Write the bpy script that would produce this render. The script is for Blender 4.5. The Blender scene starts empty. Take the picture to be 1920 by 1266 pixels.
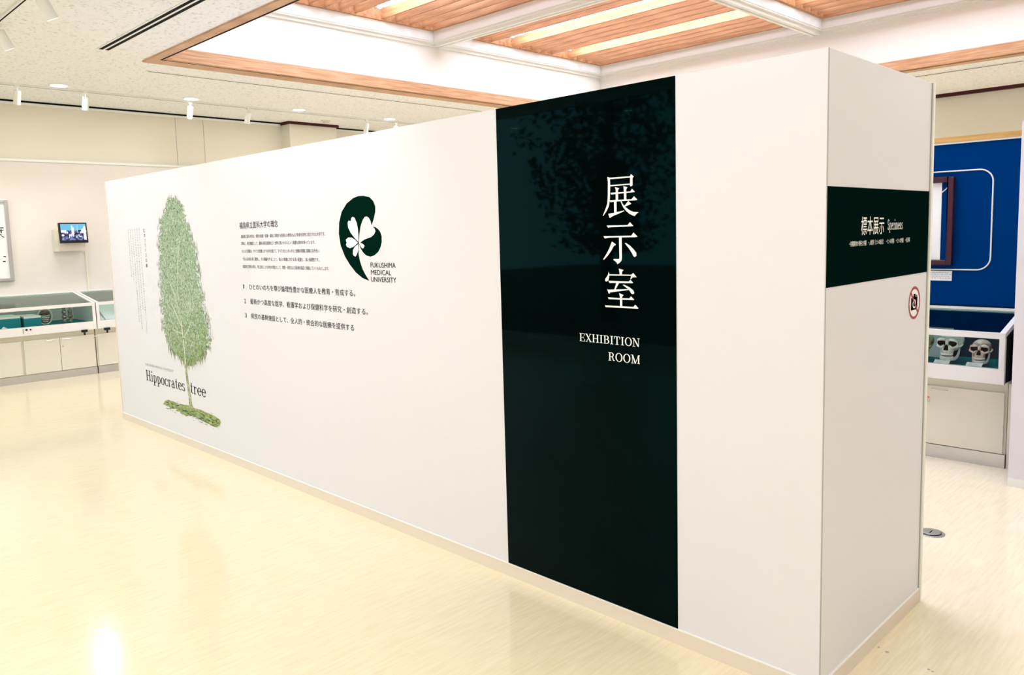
import bpy, bmesh, math, random
from mathutils import Vector, Matrix
random.seed(7)
SC = bpy.context.scene
COL = SC.collection
PI = math.pi

# ------------------------------------------------------------------ camera
F_PX, CX, CY = 1478.46, 960.0, 591.45
yaw, pitch, roll = 0.7860475, -0.1048405, -0.0269071
fw = Vector((math.cos(yaw)*math.cos(pitch), math.sin(yaw)*math.cos(pitch), math.sin(pitch)))
r0 = Vector((math.sin(yaw), -math.cos(yaw), 0)); u0 = r0.cross(fw)
rr = r0*math.cos(roll) + u0*math.sin(roll); uu = -r0*math.sin(roll) + u0*math.cos(roll)
cd = bpy.data.cameras.new('camera'); cam = bpy.data.objects.new('camera', cd); COL.objects.link(cam)
cam.matrix_world = Matrix(((rr.x, uu.x, -fw.x, 0), (rr.y, uu.y, -fw.y, 0), (rr.z, uu.z, -fw.z, 1.62), (0, 0, 0, 1)))
cd.sensor_width = 36.0; cd.sensor_fit = 'HORIZONTAL'; cd.lens = F_PX/1920*36
cd.shift_y = (CY-633.0)/1920; cd.clip_start = 0.05; cd.clip_end = 200
SC.camera = cam

# ------------------------------------------------------------------ world, exposure
SC.view_settings.view_transform = 'Standard'; SC.view_settings.look = 'None'
SC.view_settings.gamma = 1.0; SC.view_settings.use_curve_mapping = False
SC.view_settings.exposure = 0.0
W = bpy.data.worlds.new('sky'); SC.world = W; W.use_nodes = True
bg = W.node_tree.nodes['Background']; bg.inputs[0].default_value = (0.55, 0.84, 0.95, 1); bg.inputs[1].default_value = 2.2
K_SKY, K_TUBE = 4.4, 22.0        # skylight diffuser and fluorescent tube emission
K_SPOT, K_DOWN = 84.0, 22.0      # watts of a track spot and of a recessed downlight

# ------------------------------------------------------------------ materials
def mat(name, col, rough=0.5, spec=0.5, metal=0.0, emit=None, es=0.0, trans=0.0, coat=0.0, ior=None):
    m = bpy.data.materials.new(name); m.use_nodes = True
    b = m.node_tree.nodes['Principled BSDF']
    b.inputs['Base Color'].default_value = (*col, 1); b.inputs['Roughness'].default_value = rough
    b.inputs['Specular IOR Level'].default_value = spec; b.inputs['Metallic'].default_value = metal
    b.inputs['Transmission Weight'].default_value = trans; b.inputs['Coat Weight'].default_value = coat
    if ior: b.inputs['IOR'].default_value = ior
    if emit: b.inputs['Emission Color'].default_value = (*emit, 1); b.inputs['Emission Strength'].default_value = es
    return m
def nodes(m): return m.node_tree.nodes, m.node_tree.links, m.node_tree.nodes['Principled BSDF']
def noise_mat(name, c1, c2, scale, rough=0.5, spec=0.3, bump=0.0, stretch=(1,1,1), detail=6, lo=.35, hi=.65, bscale=None, bdist=.01):
    m = mat(name, c1, rough, spec); n, l, b = nodes(m)
    tc = n.new('ShaderNodeTexCoord'); mp = n.new('ShaderNodeMapping'); mp.inputs['Scale'].default_value = stretch
    nz = n.new('ShaderNodeTexNoise'); nz.inputs['Scale'].default_value = scale; nz.inputs['Detail'].default_value = detail
    cr = n.new('ShaderNodeValToRGB'); cr.color_ramp.elements[0].color = (*c1, 1); cr.color_ramp.elements[1].color = (*c2, 1)
    cr.color_ramp.elements[0].position = lo; cr.color_ramp.elements[1].position = hi
    l.new(tc.outputs['Object'], mp.inputs[0]); l.new(mp.outputs[0], nz.inputs['Vector']); l.new(nz.outputs[0], cr.inputs[0]); l.new(cr.outputs[0], b.inputs['Base Color'])
    if bump:
        src = nz
        if bscale:
            src = n.new('ShaderNodeTexNoise'); src.inputs['Scale'].default_value = bscale; src.inputs['Detail'].default_value = 5
            l.new(mp.outputs[0], src.inputs['Vector'])
        bp = n.new('ShaderNodeBump'); bp.inputs['Strength'].default_value = bump; bp.inputs['Distance'].default_value = bdist
        l.new(src.outputs[0], bp.inputs['Height']); l.new(bp.outputs[0], b.inputs['Normal'])
    return m
M = {}
M['floor'] = noise_mat('floor_vinyl', (.80,.70,.50), (.86,.77,.58), 5, .13, .5, bump=.035, stretch=(1.2,14,1), detail=8, bscale=1.3, bdist=.02)
M['ceil'] = noise_mat('ceiling_plaster', (.66,.66,.61), (.93,.92,.89), 34, .9, .1, bump=.6, detail=10, lo=.30, hi=.44, bscale=30, bdist=.02)
M['wall'] = mat('wall_cream', (.78,.73,.61), .7, .2)
M['wall_low'] = mat('wall_fabric_pinkish', (.77,.71,.665), .8, .1)
M['white'] = mat('white_paint', (.86,.85,.80), .45, .3)
M['part'] = mat('partition_white_laminate', (.745,.725,.77), .42, .3)
M['base'] = mat('baseboard_beige', (.76,.67,.58), .5, .3)
M['seam'] = mat('seam_grey', (.42,.42,.38), .5, .3)
M['banner'] = mat('banner_dark_green', (.0004,.0022,.0022), .03, .055)
M['banner'].node_tree.nodes['Principled BSDF'].inputs['Specular Tint'].default_value = (.12, .95, 1.0, 1)
M['sign'] = mat('sign_dark_green', (.001,.008,.007), .12, .0)
M['ink'] = mat('black_ink', (.006,.007,.006), .7, .0)
M['ink_grey'] = mat('grey_ink', (.34,.33,.31), .6, .1)
M['ink_pale'] = mat('pale_ink', (.55,.54,.53), .6, .1)
M['letter'] = mat('white_letter', (.93,.93,.92), .5, .2)
M['logo'] = mat('logo_green', (.001,.014,.009), .5, .0)
M['wood'] = noise_mat('wood_pale', (.50,.27,.14), (.66,.41,.24), 7, .45, .3, stretch=(.5,.5,9), detail=6)
M['slat'] = noise_mat('wood_slat', (.38,.17,.07), (.55,.275,.13), 6, .45, .3, stretch=(4,.35,4), detail=6)
M['wood_y'] = noise_mat('wood_cap', (.50,.29,.08), (.62,.38,.13), 7, .45, .3, stretch=(6,.6,9), detail=5)
M['dark'] = mat('dark_slot', (.006,.006,.006), .8, .1)
M['brown'] = mat('cornice_maroon', (.06,.012,.012), .5, .2)
M['metal'] = mat('brushed_metal', (.62,.62,.62), .28, .5, 1.0)
M['chrome'] = mat('chrome', (.6,.6,.58), .2, .5, 1.0)
M['blue'] = mat('blue_board', (.0,.034,.17), .6, .0)
M['maroon'] = mat('maroon_frame', (.05,.006,.015), .25, .4)
M['teal'] = mat('teal_lining', (.0,.13,.155), .7, .05)
M['sage'] = mat('sage_lining', (.36,.52,.42), .7, .2)
M['navy'] = mat('navy_lining', (.004,.025,.05), .7, .2)
M['cab'] = mat('cabinet_cream', (.78,.74,.63), .5, .3)
M['caseW'] = mat('case_white_enamel', (.84,.82,.80), .35, .4)
M['paper'] = mat('white_paper', (.88,.88,.88), .6, .2)
M['bone'] = noise_mat('bone', (.62,.63,.58), (.86,.86,.82), 28, .5, .3)
M['bone_w'] = noise_mat('bone_warm', (.66,.40,.32), (.88,.78,.70), 24, .5, .3)
M['bone_g'] = noise_mat('bone_green', (.12,.14,.06), (.40,.42,.22), 24, .5, .3)
M['cavity_shade'] = mat('skull_cavity_shade', (.010,.006,.005), .9, .05)  # near-black colour paints the depth shade of the skull openings
M['tooth'] = mat('tooth', (.92,.91,.86), .35, .4)
M['red'] = mat('sign_red', (.33,.008,.03), .4, .3)
M['pink'] = mat('pink_sticker', (.85,.25,.32), .5, .2)
M['black'] = mat('black_plastic', (.008,.008,.010), .35, .3)
def glass(nm='clear_glass', ior=1.18, gc=(1,1,1,1), tc_=(.965,.99,.98,1)):
    m = bpy.data.materials.new(nm); m.use_nodes = True; n = m.node_tree.nodes; l = m.node_tree.links
    n.clear(); o = n.new('ShaderNodeOutputMaterial'); t = n.new('ShaderNodeBsdfTransparent'); g = n.new('ShaderNodeBsdfGlossy')
    t.inputs[0].default_value = tc_; g.inputs[0].default_value = gc; g.inputs['Roughness'].default_value = .02
    f = n.new('ShaderNodeFresnel'); f.inputs[0].default_value = ior; mx = n.new('ShaderNodeMixShader')
    l.new(f.outputs[0], mx.inputs[0]); l.new(t.outputs[0], mx.inputs[1]); l.new(g.outputs[0], mx.inputs[2]); l.new(mx.outputs[0], o.inputs[0])
    return m
M['glass'] = glass(); M['glass_lid'] = glass('lid_glass', 2.0, (.86,1,.92,1), (.9,.98,.95,1))
def emis(name, col, s): return mat(name, (.8,.8,.8), .6, .2, emit=col, es=s)
M['tube'] = emis('fluorescent_tube', (1.0,.96,.98), K_TUBE)
M['skyl'] = emis('skylight_diffuser', (.58,.72,1.0), K_SKY)
M['lamp'] = emis('lamp_face', (1.0,.98,.92), 6.0)

# ------------------------------------------------------------------ mesh helpers
class MB:
    def __init__(s): s.v = []; s.f = []; s.m = []; s.mi = 0
    def face(s, pts):
        b = len(s.v); s.v += [tuple(p) for p in pts]; s.f.append(list(range(b, b+len(pts)))); s.m.append(s.mi)
    def box(s, x0, x1, y0, y1, z0, z1):
        b = len(s.v)
        s.v += [(x0,y0,z0),(x1,y0,z0),(x1,y1,z0),(x0,y1,z0),(x0,y0,z1),(x1,y0,z1),(x1,y1,z1),(x0,y1,z1)]
        for q in ((0,3,2,1),(4,5,6,7),(0,1,5,4),(1,2,6,5),(2,3,7,6),(3,0,4,7)): s.f.append([b+i for i in q]); s.m.append(s.mi)
        return s
    def prism(s, poly, d, o0, o1):
        """poly of 3D points, extruded from +o0*d to +o1*d"""
        d = Vector(d); b = len(s.v); n = len(poly)
        s.v += [tuple(Vector(p)+d*o0) for p in poly] + [tuple(Vector(p)+d*o1) for p in poly]
        s.f.append([b+i for i in range(n)][::-1]); s.f.append([b+n+i for i in range(n)]); s.m += [s.mi]*2
        for i in range(n):
            j = (i+1) % n; s.f.append([b+i, b+j, b+n+j, b+n+i]); s.m.append(s.mi)
        return s
    def tube(s, pts, r, n=10, cap=True):
        pts = [Vector(p) for p in pts]; rs = r if isinstance(r, (list, tuple)) else [r]*len(pts); rings = []
        up = None
        for i, p in enumerate(pts):
            t = (pts[min(i+1, len(pts)-1)]-pts[max(i-1, 0)]).normalized()
            a = Vector((0,0,1)) if abs(t.z) < .9 else Vector((1,0,0))
            x = t.cross(a).normalized() if up is None else (up - t*up.dot(t)).normalized()
            up = x; y = t.cross(x); b = len(s.v)
            s.v += [tuple(p + (x*math.cos(2*PI*k/n)+y*math.sin(2*PI*k/n))*rs[i]) for k in range(n)]; rings.append(b)
        for a, b in zip(rings, rings[1:]):
            for k in range(n): s.f.append([a+k, a+(k+1)%n, b+(k+1)%n, b+k]); s.m.append(s.mi)
        if cap:
            s.f.append([rings[0]+k for k in range(n)][::-1]); s.f.append([rings[-1]+k for k in range(n)]); s.m += [s.mi]*2
        return s
    def lathe(s, c, prof, n=24, ax=(0,0,1)):
        ax = Vector(ax).normalized(); a = Vector((0,0,1)) if abs(ax.z) < .9 else Vector((1,0,0)); x = ax.cross(a).normalized(); y = ax.cross(x); c = Vector(c); rings = []
        for r, h in prof:
            b = len(s.v); s.v += [tuple(c+ax*h+(x*math.cos(2*PI*k/n)+y*math.sin(2*PI*k/n))*r) for k in range(n)]; rings.append(b)
        for a, b in zip(rings, rings[1:]):
            for k in range(n): s.f.append([a+k, a+(k+1)%n, b+(k+1)%n, b+k]); s.m.append(s.mi)
        s.f.append([rings[0]+k for k in range(n)][::-1]); s.f.append([rings[-1]+k for k in range(n)]); s.m += [s.mi]*2
        return s
    def ell(s, c, r, nu=24, nv=14, fn=None):
        b = len(s.v); c = Vector(c)
        for j in range(nv+1):
            th = PI*j/nv
            for i in range(nu):
                ph = 2*PI*i/nu; d = Vector((math.sin(th)*math.cos(ph), math.sin(th)*math.sin(ph), math.cos(th)))
                p = Vector((c.x+d.x*r[0], c.y+d.y*r[1], c.z+d.z*r[2]))
                s.v.append(tuple(fn(p, d) if fn else p))
        for j in range(nv):
            for i in range(nu):
                k = (i+1) % nu; s.f.append([b+j*nu+i, b+(j+1)*nu+i, b+(j+1)*nu+k, b+j*nu+k]); s.m.append(s.mi)
        return s
    def build(s, name, material, parent=None, T=None, smooth=False, bevel=0):
        me = bpy.data.meshes.new(name); vs = [T @ Vector(v) for v in s.v] if T else s.v
        me.from_pydata([tuple(v) for v in vs], [], s.f)
        for m_ in (material if isinstance(material, (list, tuple)) else [material]): me.materials.append(m_)
        if isinstance(material, (list, tuple)): me.polygons.foreach_set('material_index', s.m)
        bm = bmesh.new(); bm.from_mesh(me); bmesh.ops.recalc_face_normals(bm, faces=bm.faces)
        if bevel:
            bmesh.ops.remove_doubles(bm, verts=bm.verts, dist=1e-6)
            bmesh.ops.bevel(bm, geom=bm.edges[:], offset=bevel, segments=1, affect='EDGES', clamp_overlap=True)
        bm.to_mesh(me); bm.free()
        if smooth: me.shade_smooth()
        me.update(); o = bpy.data.objects.new(name, me); COL.objects.link(o)
        if parent:
            o.parent = parent
            if T is None: o.matrix_parent_inverse = Matrix.Translation(parent.location).inverted() if parent.rotation_euler.z == 0 else (Matrix.Translation(parent.location) @ Matrix.Rotation(parent.rotation_euler.z, 4, 'Z')).inverted()
            else: o.matrix_parent_inverse = Matrix.Translation(parent.location).inverted()
        return o
def flat(name, material, polys, parent, T=None):
    """open flat printed pieces (decals): faces only"""
    me = bpy.data.meshes.new(name); v = []; f = []; mi = []
    for q in polys:
        k = 0
        if isinstance(q, tuple): q, k = q
        b = len(v); v += [tuple(p) for p in q]; f.append(list(range(b, b+len(q)))); mi.append(k)
    me.from_pydata(v, [], f)
    for m_ in (material if isinstance(material, (list, tuple)) else [material]): me.materials.append(m_)
    me.polygons.foreach_set('material_index', mi); me.update()
    o = bpy.data.objects.new(name, me); COL.objects.link(o)
    if parent: attach(o, parent)
    return o
def world_of(o):
    m = Matrix.Translation(o.location) @ o.rotation_euler.to_matrix().to_4x4()
    return (world_of(o.parent) @ o.matrix_parent_inverse @ m) if o.parent else m
def attach(o, parent): o.parent = parent; o.matrix_parent_inverse = world_of(parent).inverted()
def build2(mb, name, material, parent=None, T=None, **k):
    o = mb.build(name, material, None, T, **k)
    if parent: attach(o, parent)
    return o
def B(name, material, parent, *boxes, bevel=0, T=None):
    mb = MB()
    for b in boxes: mb.box(*b)
    return build2(mb, name, material, parent, T, bevel=bevel)
def thing(name, label, cat, loc=(0,0,0), rz=0, group=None):
    o = bpy.data.objects.new(name, None); COL.objects.link(o); o.empty_display_size = .1
    o.location = loc; o.rotation_euler = (0,0,rz); o['label'] = label; o['category'] = cat
    if group: o['group'] = group
    return o
def tag(o, label, cat, group=None):
    o['label'] = label; o['category'] = cat
    if group: o['group'] = group
    return o
def struct(o): o['kind'] = 'structure'; return o
def light(name, kind, loc, energy, col, parent, target=None, **k):
    ld = bpy.data.lights.new(name, kind); ld.energy = energy; ld.color = col
    for a, v in k.items(): setattr(ld, a, v)
    o = bpy.data.objects.new(name, ld); COL.objects.link(o); o.location = loc
    if target is not None:
        o.rotation_euler = (Vector(target)-Vector(loc)).to_track_quat('-Z', 'Y').to_euler()
    if parent: attach(o, parent)
    return o
def text_mesh(body, name, material, parent, box, plane, offset=0.0, align=None):
    """write body with the built-in font, fit it to box (u0,u1,z0,z1) on a plane; u grows with the reading direction"""
    cu = bpy.data.curves.new(name, 'FONT'); cu.body = body; cu.size = 1; cu.resolution_u = 3; cu.offset = offset
    to = bpy.data.objects.new(name, cu); COL.objects.link(to)
    bpy.context.view_layer.update()
    me = bpy.data.meshes.new_from_object(to.evaluated_get(bpy.context.evaluated_depsgraph_get()))
    bpy.data.objects.remove(to); bpy.data.curves.remove(cu)
    xs = [v.co.x for v in me.vertices]; ys = [v.co.y for v in me.vertices]
    x0, x1, y0, y1 = min(xs), max(xs), min(ys), max(ys); a0, a1, z0, z1 = box
    for v in me.vertices:
        u = a0+(v.co.x-x0)/(x1-x0)*(a1-a0); z = z0+(v.co.y-y0)/(y1-y0)*(z1-z0); v.co = plane(u, z)
    me.materials.clear(); me.materials.append(material); me.name = name
    o = bpy.data.objects.new(name, me); COL.objects.link(o); attach(o, parent)
    return o

# ---- serif lettering drawn with thick and thin strokes (unit: capital height)
def arc(cx, cy, rx, ry, a0, a1, T, t, n=14):
    P = []
    for i in range(n+1):
        a = math.radians(a0+(a1-a0)*i/n); P.append((cx+rx*math.cos(a), cy+ry*math.sin(a), t+(T-t)*abs(math.cos(a))**1.3))
    return P
def stroke_polys(P):
    out = []; n = len(P); L = []; Rr = []
    for i in range(n):
        x, y, w = P[i]; xa, ya, _ = P[max(i-1, 0)]; xb, yb, _ = P[min(i+1, n-1)]
        dx, dy = xb-xa, yb-ya; d = math.hypot(dx, dy) or 1; nx, ny = -dy/d*w/2, dx/d*w/2
        L.append((x+nx, y+ny)); Rr.append((x-nx, y-ny))
    for i in range(n-1): out.append([L[i], Rr[i], Rr[i+1], L[i+1]])
    return out
T_, t_ = .135, .05
def V(x, y0, y1, w=T_): return [(x, y0, w), (x, y1, w)]
def Hh(x0, x1, y, w=t_): return [(x0, y, w), (x1, y, w)]
def sf(x, y, w=.15): return Hh(x-w, x+w, y+(t_/2 if y < .4 else -t_/2))
XH = .66
GL = {
 'E': (.72, [V(.17,0,1), Hh(.02,.66,.025), Hh(.02,.64,.975), Hh(.17,.5,.5), V(.64,.72,1,.05), V(.5,.37,.63,.05), V(.67,0,.3,.06)]),
 'X': (.82, [[(.13,1,T_),(.68,0,T_)], [(.66,1,t_),(.14,0,t_)], sf(.14,1,.14), sf(.65,1,.12), sf(.15,0,.12), sf(.67,0,.14)]),
 'H': (.88, [V(.18,0,1), V(.69,0,1), Hh(.18,.69,.5), sf(.18,0), sf(.18,1), sf(.69,0), sf(.69,1)]),
 'I': (.44, [V(.22,0,1), sf(.22,0,.18), sf(.22,1,.18)]),
 'B': (.76, [V(.19,0,1), Hh(.02,.4,.025), Hh(.02,.4,.975), Hh(.19,.4,.52), arc(.38,.75,.22,.225,-90,90,T_,t_), arc(.38,.275,.27,.25,-90,90,T_,t_)]),
 'T': (.76, [V(.38,0,1), Hh(.04,.72,.975), V(.05,.68,1,.05), V(.71,.68,1,.05), sf(.38,0,.18)]),
 'O': (.86, [arc(.43,.5,.34,.5,0,360,T_,t_,28)]),
 'N': (.86, [V(.16,0,1,t_), V(.70,0,1,t_), [(.14,1,T_),(.69,.02,T_)], sf(.16,0), sf(.09,1,.12), sf(.70,1)]),
 'R': (.80, [V(.19,0,1), Hh(.02,.4,.975), Hh(.19,.42,.49), arc(.38,.73,.22,.24,-90,90,T_,t_), [(.42,.49,.08),(.54,.38,.12),(.6,.12,.12),(.68,.02,.07),(.78,.12,.04)], sf(.19,0,.17)]),
 'M': (1.02, [V(.16,0,1,t_), V(.86,0,1,T_), [(.16,1,T_),(.5,.0,T_)], [(.5,0,t_),(.84,1,t_)], sf(.16,0), sf(.86,0), sf(.1,1,.1), sf(.9,1,.1)]),
 'S': (.62, [arc(.31,.74,.22,.25,20,270,T_*.8,t_), arc(.31,.26,.23,.25,90,-160,T_*.8,t_), V(.54,.72,.98,.04), V(.07,.02,.28,.04)]),
 'i': (.36, [V(.19,0,XH,.12), sf(.19,0,.16), Hh(.04,.19,XH-.03), V(.19,.86,1.0,.14)]),
 'p': (.66, [V(.17,-.3,XH,.11), Hh(.02,.17,XH-.03), Hh(.0,.33,-.28), arc(.32,.33,.25,.33,-140,140,.12,.04)]),
 'o': (.62, [arc(.31,.33,.24,.33,0,360,.12,.04,24)]),
 'c': (.56, [arc(.32,.33,.25,.33,50,320,.12,.04,20), V(.48,.44,.58,.1)]),
 'r': (.50, [V(.17,0,XH,.12), sf(.17,0,.16), Hh(.02,.17,XH-.03), [(.17,.42,.04),(.26,.6,.05),(.38,.64,.07),(.44,.52,.12)]]),
 'a': (.62, [V(.44,.08,.5,.12), arc(.28,.46,.17,.2,0,180,.09,.04), V(.12,.42,.52,.1), arc(.27,.18,.2,.18,60,330,.11,.05), [(.44,.1,.1),(.5,.02,.06),(.6,.06,.04)]]),
 't': (.44, [V(.2,.1,.92,.11), Hh(.02,.38,XH-.03), [(.2,.12,.11),(.26,.02,.07),(.4,.08,.04)]]),
 'e': (.58, [arc(.31,.33,.24,.33,0,320,.12,.04,22), Hh(.08,.54,.36)]),
 's': (.50, [arc(.25,.5,.15,.16,30,270,.09,.04), arc(.25,.17,.17,.17,90,-150,.1,.04), V(.42,.5,.64,.035), V(.07,.02,.18,.035)]),
 'm': (.98, [V(.17,0,XH,.12), V(.5,0,.5,.12), V(.82,0,.5,.12), sf(.17,0), sf(.5,0,.12), sf(.82,0,.14), Hh(.02,.17,XH-.03), arc(.335,.48,.165,.17,0,180,.1,.04), arc(.66,.48,.16,.17,0,180,.1,.04)]),
 'n': (.70, [V(.17,0,XH,.12), V(.53,0,.48,.12), sf(.17,0), sf(.53,0,.15), Hh(.02,.17,XH-.03), arc(.35,.46,.18,.19,0,180,.1,.04)]),
 ' ': (.5, []),
}
def serif(word, name, material, parent, box, plane, track=.05):
    """capital line fitted: baseline z0, cap height to z1, width u0..u1"""
    pen = 0; polys = []; 
    for ch in word:
        w, st = GL[ch]
        for s_ in st:
            for q in stroke_polys(s_): polys.append([(x+pen, y) for x, y in q])
        pen += w+track
    pen -= track; a0, a1, z0, z1 = box; k = 0; out = []
    for q in polys:
        k += 1
        out.append([plane(a0+x/pen*(a1-a0), z0+y*(z1-z0), .00001*(k % 40)) for x, y in q])
    return flat(name, material, out, parent)
def front(y, z, d=0): return Vector((XP-.0016-d, y, z))            # a point on the long face
def frontu(u, z, d=0): return Vector((XP-.0016-d, -u, z))           # u = -Y reads left to right
def endf(x, z, d=0): return Vector((x, YP-.0016-d, z))              # a point on the end face
XP, YP, PW, PL, PH = 2.509, 1.079, .975, 6.567, 2.17

# ------------------------------------------------------------------ room shell
ZC = 3.40
X0, X1, Y0, Y1 = -3.0, 12.44, -3.6, 11.3
CXa, CXb, CYa, CYb = 3.235, 10.035, 1.02, 7.955           # skylight well opening
struct(B('floor', M['floor'], None, (X0-.2, X1+.2, Y0-.2, Y1+.2, -.1, 0)))
cm = MB()
cm.box(X0-.2, CXa, Y0-.2, Y1+.2, ZC, ZC+.08); cm.box(CXb, X1+.2, Y0-.2, Y1+.2, ZC, ZC+.08)
cm.box(CXa, CXb, CYb, Y1+.2, ZC, ZC+.08); cm.box(CXa, CXb, Y0-.2, CYa, ZC, ZC+.08)
struct(cm.build('ceiling', M['ceil']))
wf = struct(B('wall_far', M['wall'], None, (X0-.2, X1+.2, Y1, Y1+.15, 0, ZC)))
struct(B('wall_right', M['wall'], None, (X1, X1+.15, Y0, Y1, 0, ZC)))
struct(B('wall_near', M['white'], None, (X0-.2, X1+.2, Y0-.15, Y0, 0, ZC)))
wl = struct(B('wall_left', M['white'], None, (X0-.15, X0, Y0, 4.9, 0, ZC), (X0-.15, X0, 8.9, Y1, 0, ZC), (X0-.15, X0, 4.9, 8.9, 3.3, ZC), (X0-.15, X0, 4.9, 8.9, 0, .12)))
# lower wall lining with its white picture rail, narrow joints between the upper boards
struct(B('trim_1', M['wall_low'], None, (X0, 6.30, Y1-.03, Y1, 0, 2.655)))
struct(B('trim_2', M['white'], None, (X0, 6.30, Y1-.045, Y1, 2.655, 2.685)))
for x in (4.70, 5.10): attach(B('joint', M['seam'], None, (x-.004, x+.004, Y1-.002, Y1+.001, 2.69, 3.36)), wf)
# cornices: black shadow groove with a white bead
struct(B('trim_3', M['dark'], None, (X0, 6.31, Y1-.02, Y1, 3.375, 3.40), (7.19, X1, Y1-.02, Y1, 3.375, 3.40)))
struct(B('trim_4', M['white'], None, (X0, 6.31, Y1-.035, Y1, 3.345, 3.375), (7.19, X1, Y1-.035, Y1, 3.345, 3.375)))
struct(B('trim_5', M['brown'], None, (X1-.06, X1, Y0, Y1, 3.355, 3.40)))
pil = struct(B('trim_6', M['wall'], None, (6.34, 7.17, Y1-.25, Y1, 0, 3.36)))
attach(B('cornice', M['brown'], None, (6.31, 7.20, Y1-.28, Y1, 3.36, 3.40)), pil)
# window behind the viewer's left and a tree outside it
win = struct(B('window_1', M['white'], None, (X0-.12, X0-.04, 4.9, 8.9, .12, .18), (X0-.12, X0-.04, 4.9, 8.9, 3.24, 3.3), (X0-.12, X0-.04, 4.9, 4.96, .12, 3.3), (X0-.12, X0-.04, 8.84, 8.9, .12, 3.3)))
for y0_, y1_ in ((4.96, 8.84),):
    attach(B('pane', M['glass'], None, (X0-.085, X0-.079, y0_, y1_, .18, 3.24)), win)

# ------------------------------------------------------------------ skylight well
well = MB(); t = .06; ztop = 4.62
well.box(CXa-t, CXa, CYa-t, CYb+t, ZC+.08, ztop); well.box(CXb, CXb+t, CYa-t, CYb+t, ZC+.08, ztop)
well.box(CXa, CXb, CYb, CYb+t, ZC+.08, ztop); well.box(CXa, CXb, CYa-t, CYa, ZC+.08, ztop)
sw = struct(well.build('trim_7', M['white']))
# wood surround: upper band inside the well, flush strip under the ceiling, dark groove between
def ring(name, m, xa, xb, ya, yb, w, z0, z1):
    """frame whose inner opening is xa..xb, ya..yb; w = four widths (left, right, far, near)"""
    wl_, wr, wfa, wn = w
    return B(name, m, None, (xa-wl_, xa, ya-wn, yb+wfa, z0, z1), (xb, xb+wr, ya-wn, yb+wfa, z0, z1), (xa, xb, yb, yb+wfa, z0, z1), (xa, xb, ya-wn, ya, z0, z1))
attach(ring('wood_strip', M['wood'], CXa, CXb, CYa, CYb, (.115, .17, .225, .17), 3.383, 3.4005), sw)
attach(ring('groove', M['dark'], CXa-.004, CXb+.004, CYa-.004, CYb+.004, (.02,)*4, 3.3825, 3.3835), sw)
attach(ring('wood_band', M['wood'], CXa+.012, CXb-.012, CYa+.012, CYb-.012, (.03,)*4, 3.392, 3.515), sw)
# coffered grid of white beams, two by two cells, stepped mouldings
ZG = 3.985
XM, YM = 6.705, 4.48                                       # beam centre lines
beams = struct(B('trim_8', M['white'], None, (XM-.022, XM+.022, CYa, CYb, ZG+.012, 4.3), (CXa, CXb, YM-.022, YM+.022, ZG+.012, 4.3)))
cells = [((CXa, XM-.022), (YM+.022, CYb)), ((XM+.022, CXb), (YM+.022, CYb)), ((XM+.022, CXb), (CYa, YM-.022)), ((CXa, XM-.022), (CYa, YM-.022))]
clab = ['wood-louvered ceiling light panel at upper left, nearest the wooden ceiling corner', 'large wood-louvered ceiling light panel right above the dark green banner',
        'wood-louvered ceiling light panel at the top right, above the partition corner', 'wood-louvered ceiling light panel out of view on the viewer side of the skylight']
SLX = [-1.345+.2*k for k in range(4)] + [-.35+.2*k for k in range(4)]
def louver(i, cx, cy):
    (xa, xb), (ya, yb) = cx, cy; c = (xa+xb)/2
    g = thing('louvered_light_panel', clab[i], 'ceiling light', ((xa+xb)/2, (ya+yb)/2, 4.16), group='louvered light panels of the skylight')
    for nm, s0, s1, z0, z1 in (('molding', 0, .035, ZG, ZG+.035), ('molding', .0, .075, ZG+.035, ZG+.05), ('liner', .0, .085, ZG+.05, 4.155), ('wooden_frame', .0, .125, 4.155, 4.31)):
        m = M['slat'] if nm == 'wooden_frame' else M['white']
        attach(B(nm, m, None, (xa+s0 if 0 else xa, xa+s1, ya, yb, z0, z1), (xb-s1, xb, ya, yb, z0, z1), (xa+s1, xb-s1, yb-s1, yb, z0, z1), (xa+s1, xb-s1, ya, ya+s1, z0, z1)), g)
    proto = None; xs = []; x = xb-.125-.17
    # from the right: four slats, tube gap, slats, tube gap, slats
    pat = [.16, .36, .56, .76, None, 1.14, 1.34, 1.54, 1.74, 1.94, None, 2.33, 2.53, 2.73, 2.93]
    for p_ in pat:
        if p_ is None: continue
        X = xb-.125-p_
        if X < xa+.16: continue
        if proto is None:
            proto = B('slat', M['slat'], None, (X-.011, X+.011, ya+.126, yb-.126, 4.168, 4.29)); proto_x = X; attach(proto, g)
        else:
            o = proto.copy(); COL.objects.link(o); o.location.x += X-proto_x
    for X in (xb-.125-.955, xb-.125-2.14):
        attach(MB().tube([(X, ya+.33, 4.245), (X, yb-.33, 4.245)], .026, 12).build('fluorescent_tube', M['tube']), g)
        for q_ in (yb-.33, ya+.27): attach(B('tube_socket', M['metal'], None, (X-.03, X+.03, q_, q_+.06, 4.21, 4.28)), g)
    return g
for i, (a, b) in enumerate(cells): louver(i, a, b)
dfl = struct(B('window_2', M['skyl'], None, (CXa, CXb, CYa, CYb, 4.60, 4.62)))

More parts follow.
